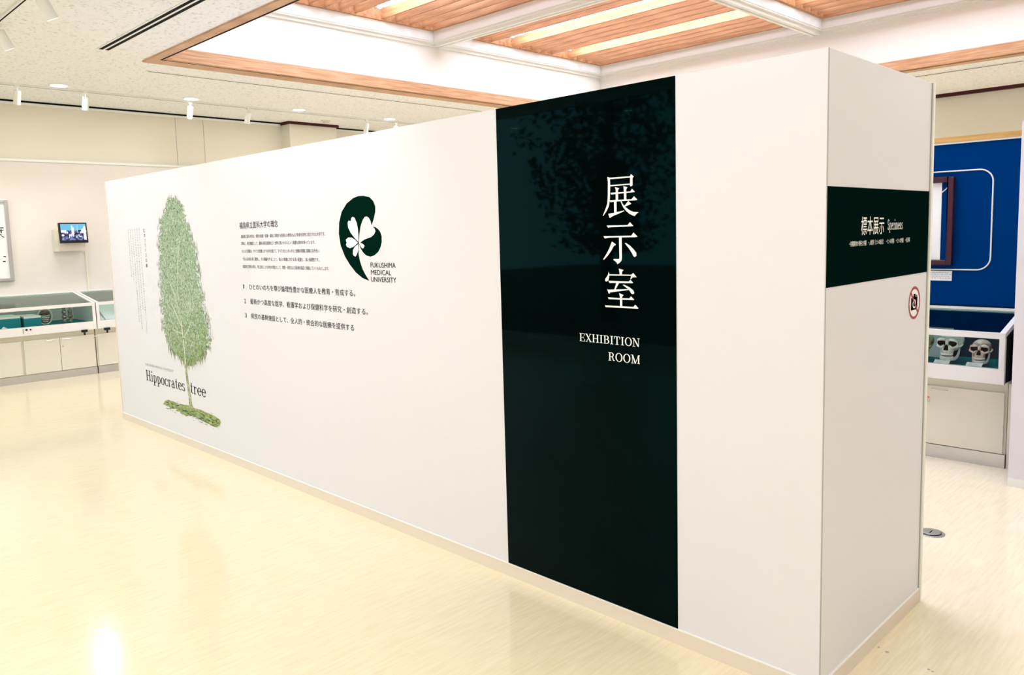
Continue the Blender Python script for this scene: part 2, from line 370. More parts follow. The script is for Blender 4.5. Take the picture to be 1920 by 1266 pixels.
# ------------------------------------------------------------------ exhibition partition
part = thing('exhibition_partition', 'long white freestanding partition wall with printed panels and a dark green banner', 'partition', (XP+PW/2, YP+PL/2, 0))
build2(MB().box(XP, XP+PW, YP, YP+PL, 0, PH), 'panel', M['part'], part, bevel=.002)
B('baseboard', M['base'], part, (XP-.006, XP, YP-.006, YP+PL, 0, .060), (XP-.006, XP+PW, YP-.006, YP, 0, .060))
B('baseboard_lip', M['white'], part, (XP-.007, XP, YP-.007, YP+PL, .059, .063), (XP-.007, XP+PW, YP-.007, YP, .059, .063))
B('corner_joint', M['seam'], part, (XP-.0014, XP+.004, YP-.0014, YP+.0, .064, PH-.001))
B('edge_trim', M['white'], part, (XP+PW+.004, XP+PW+.022, YP-.008, YP+.02, 0, PH))
B('edge_shadow_gap', M['seam'], part, (XP+PW-.0, XP+PW+.004, YP-.003, YP+.02, 0, PH-.002))
B('edge_trim', M['base'], part, (XP-.004, XP+.004, YP+PL-.012, YP+PL+.003, 0, PH-.002))
ban = B('banner', M['banner'], part, (XP-.0015, XP, 1.641, 2.579, .063, PH-.0005))
sgn = B('sign_panel', M['sign'], part, (XP+.001, XP+PW-.002, YP-.0015, YP, 1.414, 1.740))
POLY = {}
POLY['exhibit']=[[(1.957,1.828),(1.944,1.824),(1.943,1.791),(1.946,1.735),(1.952,1.711),(1.964,1.693),(1.979,1.676),(1.982,1.677),(1.969,1.7),(1.959,1.722),(1.956,1.746),(1.954,1.807)],[(1.944,1.824),(1.847,1.823),(1.846,1.818),(1.943,1.818)],[(1.847,1.823),(1.842,1.831),(1.829,1.821),(1.835,1.815),(1.835,1.788),(1.841,1.784),(1.847,1.786),(1.846,1.818)],[(1.944,1.795),(1.847,1.795),(1.847,1.791),(1.944,1.79)],[(1.92,1.786),(1.899,1.78),(1.905,1.774),(1.905,1.733),(1.917,1.734),(1.916,1.775)],[(1.878,1.787),(1.859,1.782),(1.865,1.775),(1.865,1.734),(1.876,1.735),(1.877,1.775)],[(1.942,1.765),(1.845,1.765),(1.838,1.775),(1.824,1.762),(1.838,1.761),(1.917,1.759),(1.939,1.758)],[(1.946,1.736),(1.84,1.735),(1.829,1.746),(1.813,1.732),(1.82,1.73),(1.913,1.73),(1.943,1.728)],[(1.925,1.731),(1.913,1.731),(1.913,1.688),(1.925,1.686)],[(1.954,1.683),(1.925,1.686),(1.913,1.688),(1.877,1.693),(1.876,1.691),(1.903,1.682),(1.933,1.673),(1.945,1.667),(1.949,1.668)],[(1.893,1.73),(1.89,1.73),(1.881,1.717),(1.868,1.705),(1.85,1.693),(1.832,1.686),(1.808,1.684),(1.819,1.677),(1.826,1.67),(1.832,1.671),(1.852,1.68),(1.869,1.693),(1.88,1.705),(1.887,1.717)],[(1.875,1.711),(1.856,1.729),(1.842,1.718),(1.845,1.716),(1.872,1.708)]]
POLY['show']=[[(1.963,1.637),(1.861,1.636),(1.849,1.647),(1.833,1.632),(1.849,1.631),(1.946,1.63),(1.956,1.628)],[(1.98,1.595),(1.843,1.595),(1.833,1.607),(1.814,1.591),(1.822,1.589),(1.946,1.589),(1.974,1.586)],[(1.903,1.589),(1.89,1.589),(1.89,1.511),(1.892,1.498),(1.902,1.489),(1.913,1.484),(1.917,1.491),(1.932,1.501),(1.93,1.504),(1.905,1.504),(1.902,1.507)],[(1.938,1.573),(1.919,1.562),(1.922,1.558),(1.929,1.556),(1.941,1.538),(1.959,1.518),(1.979,1.501),(1.984,1.502),(1.967,1.523),(1.951,1.547),(1.942,1.566)],[(1.875,1.566),(1.869,1.567),(1.85,1.556),(1.832,1.541),(1.821,1.529),(1.82,1.517),(1.827,1.512),(1.833,1.514),(1.841,1.527),(1.854,1.544)]]
POLY['room']=[[(1.906,1.466),(1.883,1.461),(1.89,1.454),(1.891,1.444),(1.902,1.443),(1.903,1.454)],[(1.957,1.453),(1.953,1.443),(1.955,1.429),(1.959,1.418),(1.969,1.413),(1.975,1.416),(1.974,1.424),(1.965,1.434),(1.959,1.443)],[(1.955,1.443),(1.846,1.443),(1.836,1.45),(1.82,1.434),(1.839,1.433),(1.848,1.425),(1.85,1.426),(1.846,1.439),(1.955,1.438)],[(1.959,1.417),(1.858,1.416),(1.85,1.423),(1.837,1.412),(1.841,1.41),(1.953,1.408)],[(1.918,1.411),(1.904,1.411),(1.924,1.382),(1.93,1.382)],[(1.965,1.382),(1.958,1.381),(1.864,1.386),(1.858,1.383),(1.909,1.376),(1.952,1.37),(1.953,1.365),(1.958,1.366)],[(1.888,1.402),(1.88,1.403),(1.856,1.394),(1.838,1.383),(1.832,1.373),(1.836,1.367),(1.845,1.368),(1.858,1.384),(1.869,1.391)],[(1.906,1.369),(1.884,1.362),(1.891,1.355),(1.891,1.315),(1.902,1.315),(1.902,1.355)],[(1.962,1.35),(1.903,1.349),(1.856,1.35),(1.848,1.358),(1.833,1.346),(1.837,1.344),(1.958,1.343)],[(1.978,1.317),(1.837,1.317),(1.828,1.326),(1.813,1.313),(1.816,1.311),(1.974,1.31)]]
POLY['leaf']=[[(3.613,1.376),(3.676,1.39),(3.739,1.42),(3.794,1.462),(3.841,1.509),(3.879,1.571),(3.892,1.638),(3.884,1.7),(3.853,1.761),(3.798,1.806),(3.729,1.833),(3.68,1.841),(3.632,1.84),(3.577,1.83),(3.544,1.808),(3.527,1.778),(3.529,1.749),(3.548,1.709),(3.569,1.678),(3.575,1.701),(3.59,1.719),(3.609,1.728),(3.629,1.726),(3.65,1.71),(3.673,1.676),(3.687,1.635),(3.697,1.588),(3.7,1.575),(3.706,1.547),(3.703,1.514),(3.693,1.481),(3.672,1.439),(3.65,1.412)],[(3.558,1.671),(3.535,1.668),(3.509,1.656),(3.491,1.64),(3.481,1.618),(3.483,1.586),(3.496,1.559),(3.518,1.535),(3.555,1.516),(3.594,1.509),(3.634,1.516),(3.664,1.535),(3.683,1.556),(3.692,1.574),(3.685,1.584),(3.663,1.595),(3.635,1.604),(3.578,1.615),(3.55,1.628),(3.535,1.646),(3.54,1.659)]]
POLY['petal']=[[(3.7,1.591),(3.732,1.61),(3.771,1.641),(3.793,1.67),(3.797,1.698),(3.786,1.71),(3.765,1.706),(3.759,1.723),(3.745,1.73),(3.726,1.724),(3.708,1.695),(3.699,1.663),(3.697,1.626)],[(3.705,1.586),(3.732,1.603),(3.764,1.615),(3.798,1.616),(3.823,1.604),(3.82,1.592),(3.813,1.589),(3.825,1.576),(3.815,1.564),(3.786,1.556),(3.752,1.563),(3.726,1.575)],[(3.706,1.577),(3.735,1.565),(3.755,1.547),(3.76,1.523),(3.748,1.511),(3.741,1.516),(3.739,1.507),(3.725,1.516),(3.713,1.533),(3.707,1.551)],[(3.691,1.584),(3.669,1.583),(3.645,1.572),(3.644,1.564),(3.652,1.563),(3.651,1.555),(3.667,1.555),(3.682,1.567)]]
POLY['turf']=[[(6.667,0.269),(6.623,0.304),(6.556,0.321),(6.468,0.321),(6.339,0.317),(6.157,0.329),(6.104,0.322),(5.945,0.326),(5.837,0.32),(5.683,0.312),(5.601,0.297),(5.589,0.277),(5.621,0.244),(5.702,0.225),(5.794,0.234),(5.882,0.237),(5.977,0.245),(6.074,0.257),(6.155,0.256),(6.177,0.25),(6.179,0.238),(6.214,0.232),(6.254,0.239),(6.29,0.237),(6.329,0.252),(6.42,0.266),(6.494,0.255),(6.544,0.263),(6.618,0.268)]]
def polyset(name, key, m, par, d=0):
    mb = MB()
    for k, q in enumerate(POLY[key]): mb.prism([front(y, z, d) for y, z in q], (-1, 0, 0), 0, .0002+.00002*k)
    return build2(mb, name, m, par)
for k in ('exhibit', 'show', 'room'): polyset('lettering', k, M['letter'], ban)
FP = lambda u, z, d=0: frontu(u, z, d)
EP = lambda x, z, d=0: endf(x, z, d)
serif('EXHIBITION', 'lettering', M['letter'], ban, (-2.115, -1.808, 1.161, 1.194), FP)
serif('ROOM', 'lettering', M['letter'], ban, (-1.965, -1.808, 1.093, 1.127), FP)
# emblem
polyset('emblem', 'leaf', M['logo'], part, -.0012)
polyset('emblem_petals', 'petal', M['letter'], part, -.0008)
for s_, u0_, u1_, z0_, z1_ in (('FUKUSHIMA', -3.594, -3.368, 1.450, 1.477), ('MEDICAL', -3.593, -3.409, 1.4105, 1.437), ('UNIVERSITY', -3.595, -3.368, 1.372, 1.399)):
    text_mesh(s_, 'lettering', M['ink'], part, (u0_, u1_, z0_, z1_), FP)
text_mesh('福島県立医科大学の理念', 'lettering', M['ink'], part, (-5.099, -4.580, 1.693, 1.738), FP)
PAR = [('福島県立医科大学は、県民の保健・医療・福祉に貢献する医療人の教育および育成を目的に設立された大学です。', -5.088, -4.035, 1.632),
 ('同時に、研究機関として、最新の研究成果を広く世界に問いかけるという重要な使命を担っています。', -5.088, -4.150, 1.585),
 ('もとより医療は、すべての医療人がその手を携えて、すべてのひとのいのちと健康の問題に真摯に向き合い、', -5.088, -4.103, 1.534),
 ('その人自身を深く理解し、その尊厳を守ることと、個人の尊厳に対する深い配慮と、高い倫理性です。', -5.082, -4.114, 1.481),
 ('福島県立医科大学は、常に励むことを本分の理念として、教育・研究および医療を幅広く推進していくものとします。', -5.088, -4.014, 1.430)]
for s_, a, b, z in PAR: text_mesh(s_, 'lettering', M['ink'], part, (a, b, z-.003, z+.020), FP)
LST = [('1', 'ひとのいのちを尊び倫理性豊かな医療人を教育・育成する。', -3.755, 1.3025), ('2', '最新かつ高度な医学、看護学および保健科学を研究・創造する。', -3.640, 1.204), ('3', '県民の基幹施設として、全人的・統合的な医療を提供する', -3.784, 1.105)]
for n_, s_, b, z in LST:
    text_mesh(n_, 'lettering', M['ink'], part, (-5.098, -5.086 if n_ == '1' else -5.076, z-.016, z+.014), FP)
    text_mesh(s_, 'lettering', M['ink'], part, (-5.012, b, z-.019, z+.019), FP)
serif('Hippocrates', 'lettering', M['ink'], part, (-6.998, -6.196, .437, .527), FP, .06)
serif('tree', 'lettering', M['ink'], part, (-6.097, -5.818, .437, .527), FP, .06)
text_mesh('FUKUSHIMA MEDICAL UNIVERSITY', 'lettering', M['ink_pale'], part, (-6.998, -6.400, .565, .588), FP)
# vertical Japanese columns beside the tree
tt = 'ヒポクラテスの樹'
for k, ch in enumerate(tt):
    z = 1.733-k*.0415
    text_mesh(ch, 'lettering', M['ink'] if k > 6 or k < 2 else M['ink_grey'], part, (-6.815, -6.782, z-.030, z), FP)
rnd = random.Random(3); ps = []
for c in range(6):
    y = 6.905+c*.0515; z = 1.735; ze = (.86, 1.06, .885, .93, 1.30, 1.32)[c]
    while z > ze:
        h = rnd.uniform(.012, .018); n_ = rnd.randint(1, 3)
        for q in range(n_):
            zz = z-h*(q+.5)/n_; w = rnd.uniform(.004, .009)
            ps.append(([front(y+w, zz-.0015), front(y-w, zz-.0015), front(y-w, zz+.0015), front(y+w, zz+.0015)], 0 if rnd.random() < .2 else 1))
        x_ = rnd.uniform(-.004, .004); ps.append(([front(y+x_+.0015, z-h), front(y+x_-.0015, z-h), front(y+x_-.0015, z), front(y+x_+.0015, z)], 1))
        z -= h+.007
flat('lettering', [M['ink_grey'], M['ink_pale']], ps, part)['kind'] = 'stuff'
# end panel lettering
text_mesh('標本展示', 'lettering', M['letter'], sgn, (2.789, 3.001, 1.578, 1.642), EP)
serif('Specimens', 'lettering', M['letter'], sgn, (3.035, 3.190, 1.593, 1.630), EP)
text_mesh('・各種動物の骨格と内臓　・人類学〔ヒトの進化〕　・ヒトの骨格　・ヒトの内臓　・液浸等', 'lettering', M['letter'], sgn, (2.690, 3.272, 1.541, 1.560), EP)
# no-photography sticker
stk = MB()
def disc(c, r0_, r1_, n=40, d=0):
    return [[endf(c[0]+a*math.cos(2*PI*i/n), c[1]+a*math.sin(2*PI*i/n), d) for a, i in ((r0_, k), (r1_, k), (r1_, k+1), (r0_, k+1))] for k in range(n)]
cc = (3.345, 1.298)
stick = flat('sticker', M['paper'], disc(cc, 0.0001, .067, d=-.0012), part)
flat('prohibition_ring', M['red'], disc(cc, .055, .066, d=-.0008), stick)
def ep(pts, d): return [endf(cc[0]+x, cc[1]+z, d) for x, z in pts]
flat('camera_symbol', M['ink'], [ep([(-.038,-.028),(.034,-.028),(.034,.022),(-.038,.022)], -.0009), ep([(-.016,.022),(.016,.022),(.010,.036),(-.010,.036)], -.0009), ep([(.020,.022),(.030,.022),(.030,.030),(.020,.030)], -.0009)], stick)
flat('lens_ring', M['paper'], disc((cc[0]-.002, cc[1]-.004), .012, .018, d=-.0006), stick)
flat('prohibition_bar', M['red'], [ep([(-.045,.037),(-.037,.045),(.045,-.037),(.037,-.045)], -.0004)], stick)

# ------------------------------------------------------------------ printed tree
G = [mat('print_green_%d' % i, c, .6, .1) for i, c in enumerate([(.24,.34,.22), (.36,.48,.33), (.15,.22,.11), (.55,.62,.48), (.27,.36,.12), (.62,.65,.60), (.46,.47,.43)])]
CL = [(1.966,6.175),(1.93,6.26),(1.88,6.33),(1.803,6.43),(1.72,6.47),(1.636,6.50),(1.421,6.53),(1.30,6.535),(1.159,6.55),(.985,6.55),(.86,6.53),(.80,6.49),(.743,6.38),(.70,6.26),(.66,6.16)]
CR = [(1.966,6.145),(1.93,6.09),(1.88,6.02),(1.83,5.985),(1.728,5.93),(1.588,5.84),(1.43,5.80),(1.252,5.77),(1.114,5.735),(1.036,5.70),(.959,5.675),(.838,5.70),(.76,5.80),(.70,5.95),(.66,6.08)]
def wob(z, s): return .018*math.sin(z*37+s*5)+.014*math.sin(z*83+s*9)+.010*math.sin(z*171+s)
def interp(tab, z):
    for (za, ya), (zb, yb) in zip(tab, tab[1:]):
        if zb <= z <= za: return ya+(yb-ya)*(za-z)/(za-zb)
    return tab[-1][1] if z < tab[-1][0] else tab[0][1]
rnd = random.Random(11); leaves = []; tree = None
def leaf(y, z, L, w, a, k, d):
    c, s_ = math.cos(a), math.sin(a); P = [(-L, 0), (-L*.2, -w), (L, 0), (-L*.2, w)]
    leaves.append(([front(y+p*c-q*s_, z+p*s_+q*c, d) for p, q in P], k))
for i in range(11000):
    z = .66+(1.95-.66)*rnd.random(); yl = interp(CL, z)+wob(z, 1)-.008+rnd.gauss(0, .018); yr = interp(CR, z)+wob(z, 2)+.008+rnd.gauss(0, .018)
    y = yr+(yl-yr)*rnd.random()
    low = (1.15-z)/.5+(6.2-y)*.5; r = rnd.random()
    if rnd.random() < low: k = 4 if r < .5 else (0 if r < .75 else (2 if r < .87 else 1))
    else: k = 0 if r < .36 else (1 if r < .78 else (2 if r < .84 else 3))
    leaf(y, z, rnd.uniform(.008, .017), rnd.uniform(.003, .0075), rnd.uniform(0, PI), k, .00002*(i % 30)-.0008)
for i in range(330):                                      # wispy twigs along the outline
    z = .66+(1.97-.66)*rnd.random(); left = rnd.random() < .5
    e = interp(CL if left else CR, z)+wob(z, 1 if left else 2); up = PI/2+(.25 if left else -.25)+rnd.gauss(0, .15)
    if z < .86: up = -PI/2+(rnd.gauss(.1, .15) if left else rnd.gauss(-.1, .15))
    y = e+(1 if left else -1)*rnd.uniform(-.01, .035); L = rnd.uniform(.015, .035)
    y2 = y+math.cos(up)*L*(1 if True else 0); leaf((y+y2)/2, z+math.sin(up)*L/2, L, .0018, PI-up if False else up, 6 if rnd.random() < .8 else 0, -.0001)
for i in range(90):
    y = rnd.uniform(5.75, 6.48); zb = .64+.13*abs((y-6.12)/.4)**1.5
    leaf(y, zb+rnd.uniform(-.01, .06), rnd.uniform(.02, .045), .003, -PI/2+rnd.gauss(0, .25), 6 if rnd.random() < .5 else 4, -.00005)
def lim(P, w, m, d, nm):
    q = []
    for (ya, za), (yb, zb) in zip(P, P[1:]):
        dx, dz = yb-ya, zb-za; L = math.hypot(dx, dz); nx, nz = -dz/L*w/2, dx/L*w/2
        q.append([front(ya+nx, za+nz, d), front(yb+nx, zb+nz, d), front(yb-nx, zb-nz, d), front(ya-nx, za-nz, d)])
    return flat(nm, m, q, tree)
crown_d = -.0012
tree = flat('tree_print', noise_mat('print_wash', (.30,.41,.27), (.58,.65,.52), 70, .6, .1, detail=4), [[front(y-.055, z, crown_d) for z, y in CL[2:-1]]+[front(y+.055, z, crown_d) for z, y in CR[::-1][1:-2]]], part)
lf = flat('foliage', G, leaves, tree); lf['kind'] = 'stuff'
brm = mat('print_branch', (.66,.69,.55), .6, .1)
lim([(6.150,.66),(6.155,.80),(6.17,.95),(6.175,1.03)], .016, brm, .0002, 'branch')
lim([(6.172,.95),(6.30,1.09),(6.34,1.13)], .010, brm, .0002, 'branch'); lim([(6.17,1.0),(6.27,1.2),(6.34,1.30)], .008, brm, .0002, 'branch')
lim([(6.165,.86),(6.04,.95),(5.98,1.02)], .008, brm, .0002, 'branch'); lim([(6.20,1.15),(6.19,1.30),(6.17,1.45),(6.10,1.62)], .008, brm, .0002, 'branch')
lim([(6.0,1.05),(5.97,1.2),(6.02,1.3)], .006, brm, .0002, 'branch'); lim([(6.17,.90),(6.28,.91)], .006, brm, .0002, 'branch')
trm = noise_mat('print_trunk', (.22,.24,.12), (.52,.54,.38), 60, .6, .1)
tp = []
for (ya, za, w) , (yb, zb, w2) in zip([(6.16,.69,.034),(6.15,.60,.036),(6.135,.50,.04),(6.115,.40,.045),(6.11,.34,.055)], [(6.15,.60,.036),(6.135,.50,.04),(6.115,.40,.045),(6.11,.34,.055),(6.10,.315,.09)]):
    tp.append([front(ya+w/2, za, .0001), front(yb+w2/2, zb, .0001), front(yb-w2/2, zb, .0001), front(ya-w/2, za, .0001)])
flat('trunk', trm, tp, tree)
tfm = noise_mat('print_turf', (.20,.25,.06), (.42,.48,.22), 22, .6, .1, stretch=(1,1,3))
flat('turf', tfm, [[front(y, z, -.0008) for y, z in POLY['turf'][0]]], tree)
tg = []
for i in range(260):
    y = rnd.uniform(5.62, 6.6); zc = .275-(6.15-y)*.03+rnd.gauss(0, .022); L = rnd.uniform(.008, .03)
    tg.append(([front(y+L, zc+.002, -.0003), front(y+L, zc-.002, -.0003), front(y-L, zc-.003, -.0003), front(y-L, zc+.001, -.0003)], rnd.randint(0, 2)))
flat('turf_strokes', [G[2], G[4], G[1]], tg, tree)['kind'] = 'stuff'

# ------------------------------------------------------------------ ceiling fixtures
def slot_diffuser(label, cx, cy, L, w, rz, slots):
    g = thing('slot_diffuser', label, 'air vent', (cx, cy, ZC), 0, 'slot diffusers in the ceiling')
    T = Matrix.Translation((cx, cy, ZC)) @ Matrix.Rotation(rz, 4, 'Z')
    B('frame', M['white'], g, (-L/2, L/2, -w/2, w/2, -.006, .0), T=T)
    for k in range(slots):
        y = (k-(slots-1)/2)*w/(slots+.2)
        B('slot', M['dark'], g, (-L/2+.015, L/2-.015, y-w*.13, y+w*.13, -.0075, -.006), T=T)
    return g
slot_diffuser('long ceiling slot diffuser with two black slots, left of the wooden skylight corner', 2.68, 4.9, 6.05, .12, PI/2, 2)
g = slot_diffuser('thin grey slot diffuser running along the far wooden edge of the skylight', 5.78, 8.63, 4.9, .055, 0, 1)
slot_diffuser('grey slot diffuser in the ceiling beyond the right wooden edge of the skylight', 10.62, 2.3, 5.4, .09, PI/2, 1)
def rail(label, cx, cy, L, rz, black=False):
    g = thing('track_rail', label, 'lighting track', (cx, cy, ZC))
    T = Matrix.Translation((cx, cy, ZC)) @ Matrix.Rotation(rz, 4, 'Z')
    B('rail', M['white'], g, (-L/2, L/2, -.018, .018, -.022, 0), T=T)
    B('groove', M['dark'], g, (-L/2+.01, L/2-.01, -.006, .006, -.0225, -.0215), T=T)
    return g
rail('white lighting track running along the ceiling in front of the far wall', 4.0, 10.15, 9.0, 0)
rail('white ceiling lighting track with a black groove, at the top left corner', 1.73, 4.1, 7.6, PI/2)
def spot(label, x, y, tgt, length, e, col=(1,.97,.93), group='track spotlights', angle=60, lit=True, rad=.036):
    g = thing('track_spotlight', label, 'spotlight', (x, y, ZC-.022), 0, group)
    top = Vector((x, y, ZC-.075)); d = (Vector(tgt)-top).normalized()
    B('mount', M['white'], g, (x-.022, x+.022, y-.014, y+.014, ZC-.04, ZC-.0225))
    build2(MB().tube([(x, y, ZC-.04), (x, y, ZC-.085)], .008, 8), 'stem', M['white'], g)
    p0 = top+Vector((0, 0, -.0)); n = 20
    prof = [(rad*.93, -.002), (rad, .006), (rad, length), (rad*.9, length), (rad*.88, length-.02)]
    build2(MB().lathe(p0, prof, n, d), 'housing', M['white'], g, smooth=False)
    build2(MB().lathe(p0+d*(length-.015), [(rad*.86, 0), (rad*.86, .006)], n, d), 'lamp', M['lamp'] if lit else M['dark'], g)
    if e: light('lamp_light', 'SPOT', p0+d*(length+.01), e, col, g, Vector(tgt), spot_size=math.radians(angle), spot_blend=1.0, shadow_soft_size=.04)
    return g
FS = [(2.50, 'leftmost'), (3.20, 'second from left'), (4.43, 'third from left'), (5.22, 'fourth from left'), (7.13, 'fifth from left'), (7.69, 'rightmost, half hidden by the partition')]
for k, (x, w_) in enumerate(FS):
    spot('white cylindrical spotlight on the far ceiling track, %s' % w_, x, 10.15, (x+.02+(.12 if k in (2, 4) else -.03), 10.75 if k not in (2,) else 10.95, 1.9), .15, (36, 24, 13, 10, 8, 6)[k], group='spotlights on the far track', angle=75)
for k, (y, e, w_) in enumerate(((7.44, 1.15, 'cut off by the left picture edge'), (6.28, 1.15, 'large, pointing down near the top left'), (4.9, 1.0, 'out of view left of the partition centre'), (3.75, 1.35, 'out of view opposite the emblem'), (2.3, .22, 'out of view opposite the dark banner'), (1.35, .42, 'out of view near the partition corner'))):
    spot('white cylindrical spotlight on the near ceiling track, %s' % w_, 1.74, y, (XP, y+.08, 1.75), .15, K_SPOT*e*.5, (.93,.94,1), 'spotlights on the near track', angle=80, rad=.042)
def downlight(label, x, y, e, group, rad=.085):
    g = thing('downlight', label, 'ceiling light', (x, y, ZC), 0, group)
    build2(MB().lathe((x, y, ZC), [(rad*1.25, 0), (rad*1.25, -.006), (rad, -.010), (rad, -.004)], 28), 'trim_ring', M['white'], g)
    build2(MB().lathe((x, y, ZC-.0105), [(rad*.97, 0), (rad*.97, -.001)], 28), 'lens', M['lamp'], g)
    if e: light('lamp_light', 'AREA', (x, y, ZC-.02), e, (1,.98,.965), g, (x, y, 0), shape='DISK', size=.16)
    return g
for x, w_ in ((2.87, 'leftmost'), (4.37, 'second from left'), (5.88, 'third from left'), (7.43, 'rightmost')):
    downlight('round recessed downlight in the ceiling near the far track, %s' % w_, x, 9.97, K_DOWN*.5, 'downlights near the far track')
k = 0
for x in (-1.4, .35):  # fill lamps added out of view above the viewer's side
    for y in (-1.8, .4, 2.6, 4.8, 7.2, 9.6):
        downlight('unseen ceiling downlight added as fill light', x, y, K_DOWN, 'added fill downlights out of view')
for x in (4.2, 6.6, 9.0):  # further added fill lamps, unseen, on the near side of the skylight
    for y in (-.2, -2.2): downlight('unseen ceiling downlight added as fill light', x, y, K_DOWN*.6, 'added fill downlights out of view')
sd = thing('smoke_detector', 'small round beige smoke detector on the ceiling above the wall pillar', 'detector', (6.75, 10.68, ZC))
build2(MB().lathe((6.75, 10.68, ZC), [(.075, 0), (.075, -.012), (.05, -.02)], 24), 'base', M['wall'], sd)
build2(MB().lathe((6.75, 10.68, ZC-.02), [(.045, 0), (.045, -.012), (.02, -.03)], 20), 'sensor', M['base'], sd)

for y in (-.6, 5.6, 8.2): downlight('unseen ceiling downlight added as fill light', 11.5, y, K_DOWN*1.6, 'added fill downlights out of view')  # unseen lamps added to lift the dim right wall
# ------------------------------------------------------------------ display cases
def disp_case(name_label, ox, oy, rz, L, D, unit, lock_at=None, lining='teal', side='caseW', zs=(.57, .90, 1.012), rear=True, hoff=.02, back=None):
    g = thing('display_case', name_label, 'display case', (ox, oy, 0), 0, 'low glass display cases')
    T = Matrix.Translation((ox, oy, 0)) @ Matrix.Rotation(rz, 4, 'Z')
    b = lambda n, m, *bx, **k: B(n, M[m], g, *bx, T=T, **k)
    zb, zf, zk = zs; yf = -.10
    b('plinth', 'metal', (0, L, -.004, D-.05, 0, .090))
    b('cabinet', 'cab', (0, L, .012, D-.05, .0905, zb-.001))
    n = max(1, round(L/unit)); uw = L/n
    for k in range(n):
        xa, xb = k*uw+.014, (k+1)*uw-.014; mid = (xa+xb)/2
        for j, (p, q) in enumerate(((xa, mid-.0025), (mid+.0025, xb))):
            d = b('door', 'cab', (p, q, -.008, .012, .096, .500), bevel=.0015)
            hx0, hx1 = (q-.148, q-.05) if j == 0 else (p+hoff, p+hoff+.095)
            hb = MB().tube([(hx0, -.008, .478), (hx0, -.024, .478), (hx1, -.024, .478), (hx1, -.008, .478)], .0038, 8)
            build2(hb, 'handle', M['chrome'], d, T)
            if j == 1: build2(MB().lathe((p+.025, -.008, .392), [(.011, 0), (.011, .006), (.007, .008)], 14, (0, -1, 0)), 'lock', M['chrome'], d, T)
    # glazed upper box: sill, posts, top rails, sloping glass lid
    b('sill', 'caseW', (.0335, L-.0335, yf+.001, yf+.04, zb, .668)); b('deck', lining, (.03, L-.03, yf+.04, D-.015, .60, .655)); b('bottom', 'caseW', (.03, L-.03, yf+.0405, D-.015, zb+.0005, .5995))
    b('top_rail', 'caseW', (.0335, L-.0335, yf+.001, yf+.028, .862, zf))
    sl = (zk-zf)/(D-.0-yf)
    def zt(y): return zf+sl*(y-yf)
    for x_ in (0, L-.033):
        b('post', 'caseW', (x_, x_+.033, yf, yf+.033, zb-.0005, zf-.031))
        mb = MB(); mb.prism([(x_, yf, zf-.031), (x_, D-.046, zt(D-.046)-.03), (x_, D-.046, zt(D-.046)), (x_, yf, zf)], (1, 0, 0), 0, .033)
        build2(mb, 'side_rail', M['caseW'], g, T)
        mb = MB(); mb.prism([(x_, yf+.034, zb), (x_, D-.013, zb), (x_, D-.013, zk-.035), (x_, yf+.034, zf-.031)], (1, 0, 0), .004, .029)
        build2(mb, 'side_panel', M[side], g, T)
    b('back_rail', 'caseW', (0, L, D-.045, D, zk-.035, zk))
    b('back_panel', back or lining, (.0, L, D-.012, D-.002, zb, zk-.036))
    if rear: b('wall_ledge', 'dark', (0, L, D-.005, D+.002, zk, zk+.008)); 
    b('front_glass', 'glass', (.033, L-.033, yf+.012, yf+.016, .668, .862))
    mb = MB(); mb.prism([(.033, yf+.028, zt(yf+.028)-.008), (.033, D-.045, zt(D-.045)-.008), (.033, D-.045, zt(D-.045)-.004), (.033, yf+.028, zt(yf+.028)-.004)], (1, 0, 0), 0, L-.066)
    build2(mb, 'lid_glass', M['glass_lid'], g, T)
    if lock_at is not None:
        x_ = lock_at; b('joint', 'dark', (x_-.003, x_+.001, yf-.001, yf, .595, .655))
        for dx in (.035, .075): build2(MB().lathe((x_+dx, yf, .637), [(.013 if dx < .05 else .008, 0), (.010, .006)], 12, (0, -1, 0)), 'lock', M['black'], g, T)
    return g, T
cl, TL = disp_case('low glass case under the screen holding teal boxes and an oval specimen', 1.63, 10.6, 0, 1.590, .69, .795, lock_at=.795)
cb, TB = disp_case('low glass case next to the partition edge holding white slanted boards', 3.232, 10.6, 0, 1.590, .69, .795)
cr, TR = disp_case('low glass case holding skulls in front of the blue board', 5.79, 3.27, -PI/2, 1.980, .405, .99, lining='teal', side='black', hoff=.048, back='navy')
g = thing('end_board', 'black end board between the skull case and the white wall on the right', 'board', (6.0, 1.25, 0))
B('panel', M['black'], g, (5.86, 6.195, 1.235, 1.283, 0, .88)); B('edge_trim', M['cab'], g, (5.80, 5.86, 1.262, 1.286, 0, .56))

# blue board wall with wooden cap, printed rounded line
bb = thing('blue_board', 'tall deep blue display board with a wooden cap behind the skull case', 'partition', (6.26, 3.2, 0))
B('panel', M['blue'], bb, (6.2, 6.30, .2, 5.6, 0, 2.166)); B('cap', M['wood_y'], bb, (6.185, 6.315, .2, 5.6, 2.168, 2.205)); B('cap_edge', M['white'], bb, (6.192, 6.2, .2, 5.6, 2.155, 2.168))
lp = []
ya, yb, za, zb_, R_ = 1.514, 3.2, 1.272, 1.966, .085
pts = []
for cxx, czz, a0 in ((ya+R_, zb_-R_, 90), (ya+R_, za+R_, 180), (yb-R_, za+R_, 270), (yb-R_, zb_-R_, 0)):
    for i in range(9):
        a = math.radians(a0+i*90/8); pts.append((cxx+R_*math.cos(a), czz+R_*math.sin(a)))
build2(MB().tube([(6.1985, y, z) for y, z in pts+[pts[0]]], .0052, 6, cap=False), 'rounded_line', M['white'], bb)
pf = thing('picture_frame', 'maroon wooden picture frame with white sheet on the blue board', 'picture', (6.18, 2.2, 1.6))
